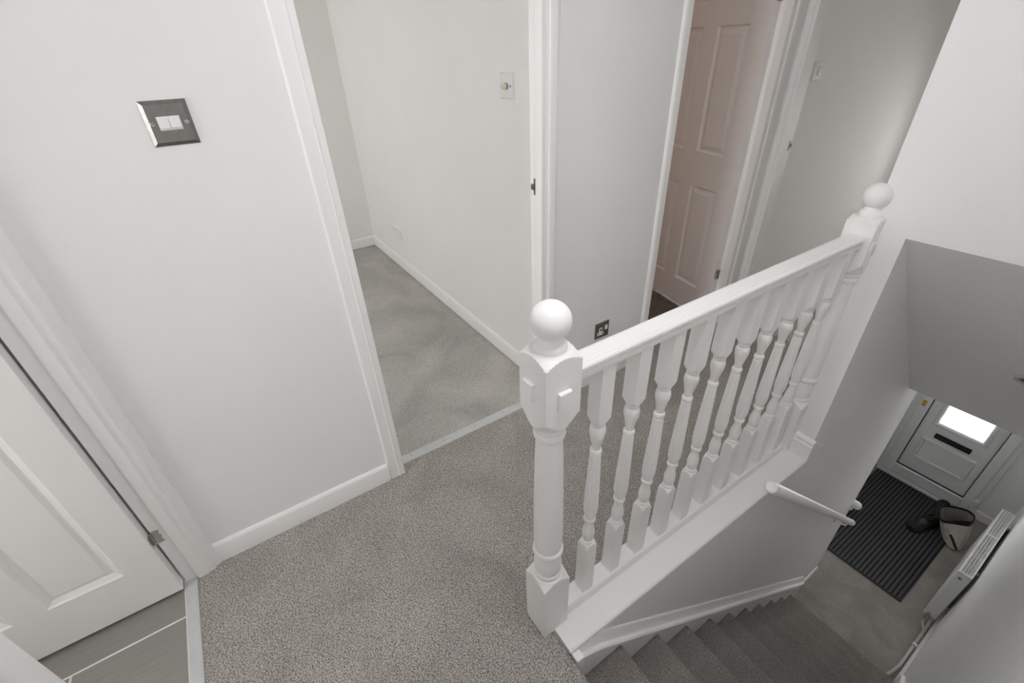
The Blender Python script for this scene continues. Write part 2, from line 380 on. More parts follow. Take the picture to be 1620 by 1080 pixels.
# box room doorway frame (in the landing end wall)
trim(MB().box(-1.262, -1.246, YE - .012, YE + .07, 0, HD))
trim(MB().prism([(XW, YE), (XW, YE - .010), (-1.295, YE - .012), (-1.290, YE - .016), (-1.282, YE - .018), (-1.272, YE - .018), (-1.268, YE - .014), (-1.262, YE - .014), (-1.262, YE)], 'z', 0, HD + .05), bevel=0)
trim(MB().box(-.576, -.56, YE - .012, YE + .07, 0, HD)); trim(MB().box(-1.246, -.576, YE - .012, YE + .07, HD - .016, HD))

# ------------------------------------------------------------------ panelled doors
def framed(T, W, Hh, z0, th, panels):
    m = MB(); m.T = T
    us = sorted({0, W} | {q for p in panels for q in p[:2]}); zs = sorted({z0, z0 + Hh} | {q for p in panels for q in p[2:]})
    for a, b in zip(us, us[1:]):
        for c, e in zip(zs, zs[1:]):
            if any(p[0] <= a and b <= p[1] and p[2] <= c and e <= p[3] for p in panels): continue
            m.add([(a, 0, c), (b, 0, c), (b, 0, e), (a, 0, e)], [(0, 1, 2, 3)])
    m.add([(0, -th, z0), (W, -th, z0), (W, -th, z0 + Hh), (0, -th, z0 + Hh)], [(0, 3, 2, 1)])
    for (a, b) in (((0, z0), (W, z0)), ((W, z0), (W, z0 + Hh)), ((W, z0 + Hh), (0, z0 + Hh)), ((0, z0 + Hh), (0, z0))):
        m.add([(a[0], 0, a[1]), (b[0], 0, b[1]), (b[0], -th, b[1]), (a[0], -th, a[1])], [(0, 1, 2, 3)])
    return m
def panel_mb(T, p, steps):
    m = MB(); m.T = T; rs = []
    for o, dp in steps:
        rs.append([(p[0] + o, dp, p[2] + o), (p[1] - o, dp, p[2] + o), (p[1] - o, dp, p[3] - o), (p[0] + o, dp, p[3] - o)])
    m.rings(rs, cap=False); n = (len(rs) - 1) * 4
    m.add(rs[-1], [(0, 1, 2, 3)]); return m
PST = [(0, 0), (.004, -.006), (.008, -.012), (.013, -.012), (.035, -.0025), (.038, -.0022)]
def panel_door(name, label, origin, u, nrm, W, panels, th=.034, z0=.012, Hh=1.715, steps=PST):
    O = Vector(origin); u = Vector(u).normalized(); nrm = Vector(nrm).normalized()
    T = lambda a, b, c: tuple(O + u * a + nrm * b + Vector((0, 0, c)))
    root = sroot(name, label, origin, 'door')
    leaf = obj('door_leaf', framed(T, W, Hh, z0, th, panels), 'satin_white', root, bevel=0)
    for p in panels: obj('door_panel', panel_mb(T, p, steps), 'satin_white', leaf)
    return root, T
def cols(a, b, c, d, rows): return [(p, q, r0, r1) for r0, r1 in rows for p, q in ((a, b), (c, d))]
ROWS = [(.165, .725), (.90, 1.455), (1.545, 1.645)]
# bathroom door: folded back along the wall plane, hinged at the landing corner
d1, T1 = panel_door('door_1', 'white panelled bathroom door folded back beside grey tiles', (-1.244, -.4725, 0), (0, -1, 0), (1, 0, 0), .585,
                    cols(.088, .258, .327, .497, [(.172, .76), (.93, 1.46), (1.55, 1.64)]), steps=[(0, 0), (.004, -.004), (.018, -.011), (.022, -.011), (.030, -.0065), (.034, -.0065)])
d2, T2 = panel_door('door_2', 'white panelled door standing open into the brown floored room', (-1.345, 2.200, 0), (-.985, .174, 0), (-.174, -.985, 0), .665,
                    cols(.105, .297, .39, .565, ROWS))
# ornate hinges
for z0 in (.298, 1.55):
    q = MB().prism([(2.199, z0 - .024), (2.208, z0 - .027), (2.217, z0 - .017), (2.226, z0 - .027), (2.236, z0 - .024), (2.232, z0 - .010), (2.235, z0), (2.232, z0 + .010), (2.236, z0 + .024), (2.226, z0 + .027), (2.217, z0 + .017), (2.208, z0 + .027), (2.199, z0 + .024), (2.203, z0 + .010), (2.200, z0), (2.203, z0 - .010)], 'x', -1.3375, -1.3345)
    hg = obj('hinge', q, 'chrome', d2); hg['label'] = 'dark chrome butterfly hinge'
    q = MB().lathe([(z0 - .026, .0042), (z0 + .026, .0042)], -1.3335, 2.217, 10); obj('knuckle', q, 'brushed_metal', hg, smooth=True)
# bathroom door hinges: scalloped plate on the frame, knuckle in the gap, narrow plate on the leaf edge
for z0 in (.232, 1.55):
    q = MB().prism([(-.4648, z0 - .024), (-.456, z0 - .026), (-.446, z0 - .023), (-.450, z0 - .012), (-.446, z0), (-.450, z0 + .012), (-.446, z0 + .023), (-.456, z0 + .026), (-.4648, z0 + .024)], 'x', -1.2752, -1.2728)
    q.box(-1.270, -1.252, -.4726, -.4712, z0 - .022, z0 + .022)
    hg = obj('hinge', q, 'chrome', d1); hg['label'] = 'chrome butterfly hinge'; hg['kind'] = 'stuff'
    q = MB()
    for j in range(5):
        z_ = z0 - .024 + j * .0098; q.lathe([(z_, .0038), (z_ + .0085, .0038)], -1.2715, -.4690, 10)
    o = obj('knuckle', q, 'chrome', hg, smooth=True); o['kind'] = 'stuff'

# ================================================================== thresholds
def strip(label, loc, boxes, screws, axis):
    t = thing('threshold_strip', label, 'threshold strip', loc)
    obj('strip', boxes, 'aluminium', t, smooth=False)
    for (x, y) in screws:
        obj('screw', MB().disc((x, y, .0035), (0, 0, 1), .003, .0012, 10), 'brushed_metal', t)
b_ = MB().prism([(-1.335, 0), (-1.338, .003), (-1.346, .004), (-1.368, .004), (-1.377, .003), (-1.381, -.003), (-1.381, -.01), (-1.335, -.01)], 'y', D1[0] + .001, D1[1] - .001)
strip('grey metal carpet strip across the doorway to the empty room', (-1.357, .62, 0), b_, [(-1.357, .34), (-1.357, .49), (-1.357, .64), (-1.357, .79), (-1.357, .92)], 'y')
b_ = MB().prism([(-.4365, 0), (-.438, .003), (-.444, .004), (-.466, .004), (-.4705, .003), (-.472, -.003), (-.472, -.011), (-.4365, -.011)], 'x', -1.274, -.647)
strip('flat silver strip between the landing carpet and bathroom tiles', (-.97, -.455, 0), b_, [], 'x')

# ================================================================== balustrade
HX = -.538
def turned(prof, hsq, cx, cy, n=48, flute=None, dz=.003):
    """square stock turned on a lathe: radius = min(square outline, turned profile)"""
    zs = []
    for (z0, r0), (z1, r1) in zip(prof, prof[1:]):
        c = max(1, int(math.ceil(abs(z1 - z0) / (dz if abs(r1 - r0) > 1e-4 and abs(z1 - z0) < .05 else .03))))
        for k in range(c): t = k / c; zs.append((z0 + (z1 - z0) * t, r0 + (r1 - r0) * t))
    zs.append(prof[-1]); rs = []
    for z, R in zs:
        ring = []
        for i in range(n):
            a = 2 * PI * i / n; q = hsq / max(abs(math.cos(a)), abs(math.sin(a))); r_ = min(q, R)
            if flute and flute[0] < z < flute[1] and R < hsq * 1.05:
                e = min(1, (z - flute[0]) / .012, (flute[1] - z) / .012)
                r_ -= R * .13 * e * (0.5 + .5 * math.cos(12 * a)) ** 2
            ring.append((cx + r_ * math.cos(a), cy + r_ * math.sin(a), z))
        rs.append(ring)
    return MB().rings(rs)
bal = thing('balustrade', 'white turned-spindle balustrade with ball-topped newels guarding the stairwell', 'balustrade', (HX, .42, 0))
NP = [(-.004, .07), (.224, .07), (.2245, .0590), (.230, .0525), (.236, .0465), (.241, .0420), (.244, .0405), (.2445, .0340), (.248, .0362), (.252, .0368), (.256, .0358), (.258, .0330), (.2585, .0312), (.268, .0345), (.286, .0360), (.304, .0345),
      (.322, .0305), (.331, .0290), (.3315, .0335), (.335, .0370), (.341, .0388), (.347, .0385), (.352, .0365), (.354, .0345), (.3545, .0335), (.362, .0350), (.40, .0354), (.52, .0345), (.64, .0315), (.725, .0285), (.732, .0280), (.7325, .0310), (.736, .0335), (.741, .0342), (.746, .0332), (.749, .0310), (.7495, .0288),
      (.756, .0290), (.7565, .0325), (.760, .0352), (.764, .0362), (.768, .0352), (.7705, .0332), (.7712, .0332), (.7722, .0400), (.780, .0435), (.788, .0475), (.796, .0525), (.804, .0590), (.8045, .07), (.930, .07), (.9305, .0590), (.935, .0525), (.940, .0455), (.944, .0405), (.9455, .0350), (.946, .0310)]
def finial(cx, cy): 
    pr = [(.945, .0300), (.949, .0312), (.955, .0306), (.959, .0275), (.962, .0235), (.966, .0215)]
    for k in range(5, 33):
        a = -PI / 2 + PI * k / 32; rr = .0372 * math.cos(a)
        if rr >= .0205 or a > 0: pr.append((1.002 + .0372 * math.sin(a), max(rr, .0003)))
    return MB().lathe(pr, cx, cy, 40)
def cut_half(mb, ycut):
    me = bpy.data.meshes.new('tmp'); me.from_pydata(mb.v, [], mb.f); bm = bmesh.new(); bm.from_mesh(me)
    g = bmesh.ops.bisect_plane(bm, geom=bm.verts[:] + bm.edges[:] + bm.faces[:], plane_co=(0, ycut, 0), plane_no=(0, 1, 0), clear_outer=True)
    ed = [e for e in g['geom_cut'] if isinstance(e, bmesh.types.BMEdge)]
    bmesh.ops.holes_fill(bm, edges=ed, sides=0)
    bm.to_mesh(me); bm.free(); r_ = MB(); r_.v = [tuple(v.co) for v in me.vertices]; r_.f = [tuple(p.vertices) for p in me.polygons]; bpy.data.meshes.remove(me); return r_
nw = obj('newel_post', turned(NP, .0415, HX, .42, n=64), 'gloss_white', bal, smooth=True)
obj('ball_finial', finial(HX, .42), 'gloss_white', nw, smooth=True)
def peg_rings(c, ax, w_, h_, t):
    c = Vector(c); u = Vector((1, 0, 0)) if ax == 'y' else Vector((0, 1, 0)); n_ = Vector((0, -1, 0)) if ax == 'y' else Vector((1, 0, 0)); z_ = Vector((0, 0, 1))
    rs = []
    for off, k in ((0, 1), (t * .75, 1), (t, .92)):
        rs.append([tuple(c + n_ * off + u * a * w_ * k + z_ * b * h_ * k) for a, b in ((-1, -1), (1, -1), (1, 1), (-1, 1))])
    return MB().rings(rs)
obj('peg', peg_rings((HX - .006, .3785, .866), 'y', .0145, .0195, .008), 'gloss_white', nw)
obj('peg', peg_rings((-.4965, .420, .853), 'x', .0145, .0195, .008), 'gloss_white', nw)
hn = obj('newel_post', cut_half(turned(NP, .0415, HX, Y1, n=64), Y1 - .0005), 'gloss_white', bal, smooth=True); hn['label'] = 'half newel fixed to the bulkhead wall'
obj('ball_finial', cut_half(finial(HX, Y1), Y1 - .0005), 'gloss_white', hn, smooth=True)
obj('peg', peg_rings((-.4965, Y1 - .022, .862), 'x', .0095, .013, .0055), 'gloss_white', hn)
hw = .0263
rp = [(.0185, .857), (.0225, .8595), (.0240, .866), (.0240, .8715), (.0222, .8725), (.0222, .8745), (.0255, .8765), (.0268, .8815), (.0262, .8875), (.0235, .8915), (.0200, .8928), (.0188, .8912), (.0175, .8935), (.0, .8948)]
obj('handrail', MB().prism([(HX + a, b) for a, b in rp] + [(HX - a, b) for a, b in rp[-2::-1]], 'y', .4605, Y1 - .041), 'gloss_white', bal, smooth=True)
obj('base_rail', MB().prism([(-.566, -.01), (-.566, .026), (-.562, .030), (-.516, .030), (-.512, .026), (-.5105, .014), (-.507, .0075), (-.507, -.01)], 'y', .4605, Y1 - .041), 'gloss_white', bal, smooth=True)
obj('capping', MB().prism([(-.507, -.011), (-.507, .0035), (-.431, .0035), (-.4255, .0), (-.4235, -.006), (-.4255, -.011)], 'y', YN + .001, Y1 - .001), 'gloss_white', bal, smooth=True)
BP = [(.030, .05), (.240, .05), (.2403, .0265), (.245, .0230), (.250, .0195), (.2525, .0180), (.2530, .0140), (.255, .0160), (.259, .0170), (.263, .0160), (.265, .0140), (.2652, .0128), (.274, .0155), (.290, .0172), (.306, .0160), (.325, .0125), (.342, .0108),
      (.3422, .0130), (.345, .0155), (.350, .0166), (.355, .0160), (.358, .0140), (.3582, .0128), (.366, .0150), (.382, .0182), (.402, .0190), (.47, .0176), (.55, .0150), (.590, .0136), (.594, .0118), (.5945, .0108), (.5947, .0125), (.598, .0142), (.603, .0146), (.608, .0136), (.610, .0118), (.6102, .0102),
      (.622, .0110), (.640, .0145), (.656, .0180), (.667, .0190), (.676, .0182), (.683, .0155), (.6855, .0132), (.6857, .0150), (.688, .0166), (.692, .0170), (.695, .0160), (.6952, .0172), (.699, .0195), (.704, .0230), (.709, .0265), (.7093, .05), (.862, .05)]
bm0 = None
for i in range(10):
    y = .558 + .1083 * i
    if bm0 is None:
        o = obj('baluster', turned(BP, .0187, HX, y, flute=(.366, .594)), 'gloss_white', bal, smooth=True); bm0 = o
    else:
        o = bm0.copy(); COL.objects.link(o); o.parent = bal; o.location = Vector((0, .1083 * i * S, 0))

# ================================================================== staircase
st = thing('staircase', 'straight flight of grey carpeted stairs dropping to the hall', 'stairs', (-.09, YN, ZF)); 
base_step = None
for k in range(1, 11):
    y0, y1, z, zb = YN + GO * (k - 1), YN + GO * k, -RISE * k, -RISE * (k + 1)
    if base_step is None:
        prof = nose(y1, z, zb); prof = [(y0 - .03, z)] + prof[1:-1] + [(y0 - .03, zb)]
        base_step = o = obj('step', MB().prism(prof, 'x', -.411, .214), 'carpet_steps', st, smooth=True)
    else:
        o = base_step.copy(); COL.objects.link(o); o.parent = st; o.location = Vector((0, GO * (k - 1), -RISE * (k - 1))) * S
sl = -RISE / GO
def yz(y, off): return (y, .058 + sl * (y - .463) + off)
# string with skirting band
obj('string_board', MB().prism([(.42, -.04), (.485, -.04), yz(.62, -.075), yz(2.60, -.06), (2.64, ZF + .07), (2.64, ZF), (2.30, ZF), yz(2.20, -.40), yz(.42, -.40)], 'x', X1 + .0005, -.4115), 'gloss_white', st)
bd = MB(); sec = [(.0005, 0), (.006, -.003), (.011, -.020), (.015, -.044), (.0165, -.047), (.026, -.048), (.030, -.055), (.030, -.062), (.026, -.070), (.018, -.073), (.0005, -.073)]
zbd = lambda y_: -.020 - .862 * (y_ - .443)
bd.rings([[(X1 + a_, y_, zbd(y_) + (.073 + b_) * k_) for a_, b_ in sec] for y_, k_ in ((.446, .12), (.522, 1), (2.66, 1))])
obj('string_band', bd, 'gloss_white', st, smooth=True)
obj('string_nib', MB().box(-.4225, -.397, .4175, .4425, -.075, -.001), 'gloss_white', st, bevel=.002)
obj('string_board', MB().prism([yz(.42, .0), yz(2.45, .0), (2.50, ZF + .09), (2.50, ZF), (2.30, ZF), yz(2.20, -.40), yz(.42, -.40)], 'x', .2145, XR - .0005), 'gloss_white', st, bevel=.003)

# ================================================================== wall handrail (mopstick)
mr_ = thing('stair_handrail', 'white round mopstick handrail on the stair wall', 'handrail', (-.37, 1.16, .2))
p0, p1 = Vector((-.367, 1.168, .215)), Vector((-.367, 2.77, -1.255)); dd = (p1 - p0).normalized()
obj('rail', MB().tube([p0 - dd * .0, p0 + dd * .004, p0 + dd * .012, p1 - dd * .012, p1 - dd * .004, p1], [.0135, .0185, .0205, .0205, .0185, .0135], 20), 'gloss_white', mr_, smooth=True)
for t in (.93,):
    p = p0.lerp(p1, t)
    q = MB(); q.tube([p + Vector((0, 0, -.02)), p + Vector((-.006, 0, -.045)), p + Vector((-.03, 0, -.055)), Vector((X1 + .006, p.y, p.z - .055))], .006, 8); q.disc((X1 + .0005, p.y, p.z - .055), (1, 0, 0), .018, .006, 16)
    obj('bracket', q, 'gloss_white', mr_, smooth=True)
# rounded stub where a second length of rail turns past the end of the wall
sb = thing('rail_stub', 'rounded white rail end past the corner of the stair wall', 'handrail', (-.405, 2.88, -1.19))
obj('rail', MB().tube([(-.470, 2.930, -1.25), (-.405, 2.930, -1.25), (-.392, 2.930, -1.25), (-.385, 2.930, -1.25)], [.028, .028, .022, .012], 18), 'gloss_white', sb, smooth=True)
obj('bracket', MB().box(-.46, -.42, 2.9205, 2.935, -1.31, -1.262), 'gloss_white', sb, bevel=.003)

# ================================================================== switches and sockets
def plate_x(y0, y1, z0, z1, x, t, ins):       # bevelled plate on a +X wall
    return MB().rings([[(x + d_, y0 + i, z0 + i), (x + d_, y1 - i, z0 + i), (x + d_, y1 - i, z1 - i), (x + d_, y0 + i, z1 - i)] for d_, i in ((0, 0), (t * .35, 0), (t, ins))])
def plate_y(x0, x1, z0, z1, y, t, ins):       # on a wall facing -Y
    return MB().rings([[(x0 + i, y - d_, z0 + i), (x1 - i, y - d_, z0 + i), (x1 - i, y - d_, z1 - i), (x0 + i, y - d_, z1 - i)] for d_, i in ((0, 0), (t * .35, 0), (t, ins))])
y0, y1, z0, z1 = -.067, .019, 1.248, 1.335
sw = thing('light_switch', 'square brushed metal double light switch on the white landing wall', 'light switch', (XW, (y0 + y1) / 2, z0))
pl = obj('plate', plate_x(y0, y1, z0, z1, XW, .007, .0075), 'brushed_metal', sw)
obj('surround', MB().box(XW + .006, XW + .0082, -.045, -.003, 1.278, 1.305), 'plastic_white', sw, bevel=.0008)
for a in (-.0435, -.0235):
    q = MB(); q.prism([(XW + .0082, 1.280), (XW + .0105, 1.280), (XW + .0125, 1.284), (XW + .0100, 1.303), (XW + .0082, 1.303)], 'y', a, a + .019)
    obj('rocker', q, 'plastic_white', sw, bevel=.0005)
for a in (-.0555, .0075):
    s_ = obj('screw', MB().disc((XW + .0068, a, 1.2915), (1, 0, 0), .0042, .0016, 16), 'chrome', sw, smooth=True)
    obj('screw_slot', MB().box(XW + .0083, XW + .0087, a - .0025, a + .0025, 1.291, 1.2922), 'dark_slot', s_)
# metal socket on the pier
y0, y1, z0, z1 = 1.272, 1.356, .243, .325
so = thing('wall_socket', 'single brushed metal wall socket low on the white pier behind the handrail', 'socket', (XW, (y0 + y1) / 2, z0))
obj('plate', plate_x(y0, y1, z0, z1, XW, .006, .004), 'brushed_metal', so)
yc = 1.302
ins = MB(); ins.box(XW + .0058, XW + .0075, yc - .019, yc + .019, .262, .276); ins.box(XW + .0058, XW + .0075, yc - .009, yc + .009, .276, .300)
obj('insert', ins, 'plastic_white', so)
for a, b, c, e in ((-.004, .004, .283, .296), (-.014, -.007, .267, .271), (.007, .014, .267, .271)): obj('pin_hole', MB().box(XW + .0074, XW + .0080, yc + a, yc + b, c, e), 'dark_slot', so)

obj('rocker', MB().prism([(XW + .0058, .283), (XW + .0085, .283), (XW + .0105, .290), (XW + .0080, .306), (XW + .0058, .306)], 'y', 1.328, 1.342), 'plastic_white', so)
# dimmer in the bedroom
WB = 1.065
dm = thing('dimmer_switch', 'white plastic dimmer switch with cream knob in the empty room', 'dimmer switch', (-1.648, WB, 1.238))
obj('plate', plate_y(-1.694, -1.602, 1.238, 1.325, WB, .007, .004), 'plastic_white', dm)
obj('collar', MB().disc((-1.648, WB - .0068, 1.281), (0, -1, 0), .0125, .003, 20), 'brushed_metal', dm, smooth=True)
kb = obj('knob', MB().tube([(-1.648, WB - .009, 1.281), (-1.648, WB - .024, 1.281), (-1.648, WB - .027, 1.281)], [.0105, .010, .0085], 20), 'cream_plastic', dm, smooth=True)
for a in (-1.678, -1.618): obj('screw', MB().disc((a, WB - .0068, 1.281), (0, -1, 0), .0032, .001, 10), 'dark_slot', dm)
rs_ = thing('wall_socket', 'double white plastic wall socket near the baseboard of the empty room', 'socket', (-3.2, WB, .245))
obj('plate', plate_y(-3.285, -3.125, .245, .328, WB, .010, .005), 'plastic_white', rs_)
for a in (-3.245, -3.165):
    for (u_, v_, w_, h_) in ((0, .298, .004, .009), (-.011, .272, .0065, .004), (.011, .272, .0065, .004)): obj('pin_hole', MB().box(a + u_ - w_ / 2, a + u_ + w_ / 2, WB - .0078, WB - .0068, v_ - h_ / 2, v_ + h_ / 2), 'dark_slot', rs_)
    obj('rocker', MB().box(a + .018, a + .03, WB - .010, WB - .0068, .300, .317), 'plastic_white', rs_)
# switch in the box room
y0, y1, z0, z1 = 2.562, 2.642, 1.219, 1.296
bs = thing('light_switch', 'white plastic light switch on the shaded wall of the small room', 'light switch', (XW, 2.6, z0))
obj('plate', plate_x(y0, y1, z0, z1, XW, .009, .004), 'plastic_white', bs)
obj('surround', MB().box(XW + .0085, XW + .0095, y0 + .024, y1 - .024, z0 + .020, z1 - .020), 'aluminium', bs)
obj('rocker', MB().prism([(XW + .0095, z0 + .024), (XW + .0125, z0 + .024), (XW + .0140, z0 + .030), (XW + .0105, z1 - .024), (XW + .0095, z1 - .024)], 'y', y0 + .028, y1 - .028), 'plastic_white', bs)
# strike plates
sp = thing('strike_plate', 'small metal latch plate in the doorway of the empty room', 'latch plate', (-1.33, D1[1] + .006, .96))
q = MB(); q.box(-1.340, -1.3255, D1[1] + .004, D1[1] + .0068, .958, 1.014); q.box(-1.352, -1.336, D1[1] + .001, D1[1] + .0068, .975, .994)
obj('plate', q, 'brushed_metal', sp)
sp = thing('strike_plate', 'small metal latch plate in the doorway of the shaded small room', 'latch plate', (-1.245, YE + .05, .93))
q = MB(); q.box(-1.2458, -1.2435, YE + .05, YE + .060, .93, .975); q.box(-1.2458, -1.241, YE + .060, YE + .066, .945, .962)
obj('plate', q, 'brushed_metal', sp)

# ================================================================== lights of the place
LX, LY = -.36, .50
cl = thing('ceiling_light', 'round opal drum light on the landing ceiling', 'ceiling light', (LX, LY, ZC - .11))
obj('base', MB().lathe([(ZC - .02, .21), (ZC, .21)], LX, LY, 48), 'plastic_white', cl, smooth=True)
obj('diffuser', MB().lathe([(ZC - .112, .165), (ZC - .108, .185), (ZC - .10, .195), (ZC - .021, .20)], LX, LY, 48), 'lamp_diffuser', cl, smooth=True)
# recessed downlight in the soffit
nrm = Vector((0, -.7, -.716)); c0 = Vector((-.068, 2.17, .902 + (2.17 - Y1) * (-.145 - .902) / (2.68 - Y1)))
nrm = Vector((0, (-.145 - .902), -(2.68 - Y1))).normalized()
dl = thing('downlight', 'small round metal downlight in the sloping soffit', 'downlight', c0)
u_ = Vector((1, 0, 0)); v_ = nrm.cross(u_)
def circ(R, off, n=28): return [tuple(c0 + nrm * off + R * (math.cos(2 * PI * i / n) * u_ + math.sin(2 * PI * i / n) * v_)) for i in range(n)]
obj('ring', MB().rings([circ(.043, .0003), circ(.041, .004), circ(.028, .005), circ(.025, .0003)], cap=False), 'aluminium', dl, smooth=True)
obj('lens', MB().rings([circ(.025, .0004), circ(.024, .0015)]), 'brushed_metal', dl)

# ================================================================== front door
FY = 4.45
fd = sroot('door_3', 'white plastic front door with glazed pane and black letter plate', (-.3, FY, ZF), 'door')
q = MB(); zt = -.25
for (x0, x1, a, b) in ((-.645, -.600, ZF, zt), (.006, .05, ZF, zt), (-.600, .006, zt - .05, zt), (-.600, .006, ZF, ZF + .042)): q.box(x0, x1, FY - .02, FY + .08, a, b)
obj('door_frame', q, 'upvc', fd, bevel=.004)
gx0, gx1, gz0, gz1 = -.53, -.057, -1.883, -.37
q = MB()
for (x0, x1, a, b) in ((-.606, gx0 - .004, ZF + .036, zt - .04), (gx1 + .004, .012, ZF + .036, zt - .04), (gx0 - .004, gx1 + .004, ZF + .036, gz0 - .004), (gx0 - .004, gx1 + .004, gz1 + .004, zt - .04)): q.box(x0, x1, FY - .036, FY - .0205, a, b)
sash = obj('sash', q, 'upvc', fd, bevel=.004)
q = MB(); q.prism([(FY - .036, gz0 - .024), (FY - .046, gz0 - .022), (FY - .046, gz0 - .012), (FY - .036, gz0 - .006)], 'x', gx0 - .02, gx1 + .02); obj('glazing_bead', q, 'upvc', sash)
q = MB()
for (x0, x1, a, b) in ((gx0 - .004, gx0 + .001, gz0 - .004, gz1 + .004), (gx1 - .001, gx1 + .004, gz0 - .004, gz1 + .004), (gx0, gx1, gz0 - .004, gz0 + .001), (gx0, gx1, gz1 - .001, gz1 + .004)): q.box(x0, x1, FY - .033, FY - .0195, a, b)
obj('gasket', q, 'black_rubber', sash)
# infill panel with glass opening and a raised lower moulding
gl = (-.433, -.148, -1.337, -.52)
q = MB()
for (x0, x1, a, b) in ((gx0, gl[0], gz0, gz1), (gl[1], gx1, gz0, gz1), (gl[0], gl[1], gz0, gl[2]), (gl[0], gl[1], gl[3], gz1)): q.box(x0, x1, FY - .020, FY + .012, a, b)
q.box(-.601, gx0, FY - .0205, FY + .012, ZF + .04, zt - .045).box(gx1, .007, FY - .0205, FY + .012, ZF + .04, zt - .045).box(gx0, gx1, FY - .0205, FY + .012, ZF + .04, gz0).box(gx0, gx1, FY - .0205, FY + .012, gz1, zt - .045)
ip = obj('infill_panel', q, 'upvc', fd)
def ringframe(x0, x1, z0, z1, wd, h, y):
    rs = []
    for o_, hh in ((-wd, 0), (-wd * .55, h), (-wd * .25, h), (0, h * .35)):
        rs.append([(x0 + o_, y - hh, z0 + o_), (x1 - o_, y - hh, z0 + o_), (x1 - o_, y - hh, z1 - o_), (x0 + o_, y - hh, z1 - o_)])
    return MB().rings(rs, cap=False)
obj('moulding', ringframe(gl[0], gl[1], gl[2], gl[3], .038, .016, FY - .020), 'upvc', ip)
lm = ringframe(-.447, -.133, -1.722, -1.545, .030, .016, FY - .020)
lm.add([(-.447, FY - .0235, -1.722), (-.133, FY - .0235, -1.722), (-.133, FY - .0235, -1.545), (-.447, FY - .0235, -1.545)], [(0, 1, 2, 3)])
obj('moulding', lm, 'upvc', ip)
obj('glass_pane', MB().box(gl[0], gl[1], FY - .008, FY + .004, gl[2], gl[3]), 'clear_glass', fd)
lp = obj('letter_plate', MB().box(-.412, -.172, FY - .0335, FY - .0200, -1.483, -1.435), 'black_rubber', fd, bevel=.004)
obj('flap', MB().box(-.400, -.184, FY - .0365, FY - .0335, -1.476, -1.442), 'black_leather', lp, bevel=.0015)
obj('door_hinge', MB().box(.004, .040, FY - .052, FY - .020, -1.905, -1.845).box(.012, .030, FY - .060, FY - .052, -1.915, -1.835), 'upvc', fd, bevel=.004)
o = obj('lock_plate', MB().box(-.590, -.562, FY - .038, FY - .032, -1.245, -1.185), 'brass', fd, bevel=.0015); o['label'] = 'small brass lock plate'
trim(MB().box(-.69, -.645, FY - .012, FY + .01, ZF, zt), 'gloss_white')
obj('threshold_sill', MB().box(-.64, .045, FY - .055, FY - .021, ZF + .0005, ZF + .022), 'upvc', fd, bevel=.003)

# ================================================================== doormat
mt_ = thing('doormat', 'large black ribbed doormat at the front door', 'doormat', (-.3, 3.8, ZF))
mx0, mx1, my0, my1 = -.62, .036, 3.175, 4.385
obj('backing', MB().box(mx0, mx1, my0, my1, ZF + .0005, ZF + .005), 'mat_groove', mt_)
q = MB(); n_ = 23; p_ = (mx1 - mx0 - .02) / n_
for i in range(n_): 
    a = mx0 + .01 + p_ * i
    q.prism([(a + p_ * .14, ZF + .004), (a + p_ * .22, ZF + .0105), (a + p_ * .78, ZF + .0105), (a + p_ * .86, ZF + .004)], 'y', my0 + .012, my1 - .012)
o = obj('rib', q, 'mat_rib', mt_); o['kind'] = 'stuff'
q = MB(); q.box(mx0, mx1, my0, my0 + .010, ZF + .005, ZF + .0085); q.box(mx0, mx1, my1 - .010, my1, ZF + .005, ZF + .0085); q.box(mx0, mx0 + .009, my0 + .01, my1 - .01, ZF + .005, ZF + .0085); q.box(mx1 - .009, mx1, my0 + .01, my1 - .01, ZF + .005, ZF + .0085)
obj('border', q, 'black_rubber', mt_)

# ================================================================== radiator
rx0, rx1, ry0, ry1, rz0, rz1 = .146, .214, 3.15, 3.945, -1.955, -1.455
rd = thing('radiator', 'white convector radiator with slotted top grille on the hall wall', 'radiator', (.18, 3.55, rz0))
obj('front_panel', MB().box(rx0, rx0 + .012, ry0 + .002, ry1 - .002, rz0, rz1 - .004), 'radiator_white', rd, bevel=.003)
obj('back_panel', MB().box(rx1 - .012, rx1, ry0 + .002, ry1 - .002, rz0, rz1 - .004), 'radiator_white', rd, bevel=.003)
for y_ in (ry0, ry1 - .004): obj('side_panel', MB().box(rx0 + .004, rx1 - .004, y_, y_ + .004, rz0 + .01, rz1 - .002), 'radiator_white', rd)
q = MB()
for y_ in [ry0 + .03 + .02 * i for i in range(38)]: q.box(rx0 + .012, rx1 - .012, y_, y_ + .002, rz0 + .02, rz1 - .16)
obj('fin', q, 'radiator_white', rd)['kind'] = 'stuff'
q = MB()
q.box(rx0, rx0 + .006, ry0, ry1, rz1 - .006, rz1 + .002); q.box(rx1 - .006, rx1, ry0, ry1, rz1 - .006, rz1 + .002)
for y_, h_ in ((ry0, .008), (ry0 + .46, .010), (ry1 - .008, .008)): q.box(rx0 + .006, rx1 - .006, y_, y_ + h_, rz1 - .006, rz1 + .002)
y_ = ry0 + .016
while y_ < ry1 - .014:
    q.box(rx0 + .006, rx1 - .006, y_, y_ + .0045, rz1 - .004, rz1); y_ += .0165
for k in range(1, 4): q.box(rx0 + .006 + k * .014, rx0 + .0085 + k * .014, ry0 + .008, ry1 - .008, rz1 - .004, rz1 - .0005)
obj('top_grille', q, 'radiator_white', rd)
pg = obj('bleed_plug', MB().disc((.172, ry0, -1.500), (0, -1, 0), .011, .006, 14), 'chrome', rd, smooth=True)
obj('plug_key', MB().disc((.172, ry0 - .006, -1.500), (0, -1, 0), .005, .002, 8), 'dark_slot', pg)
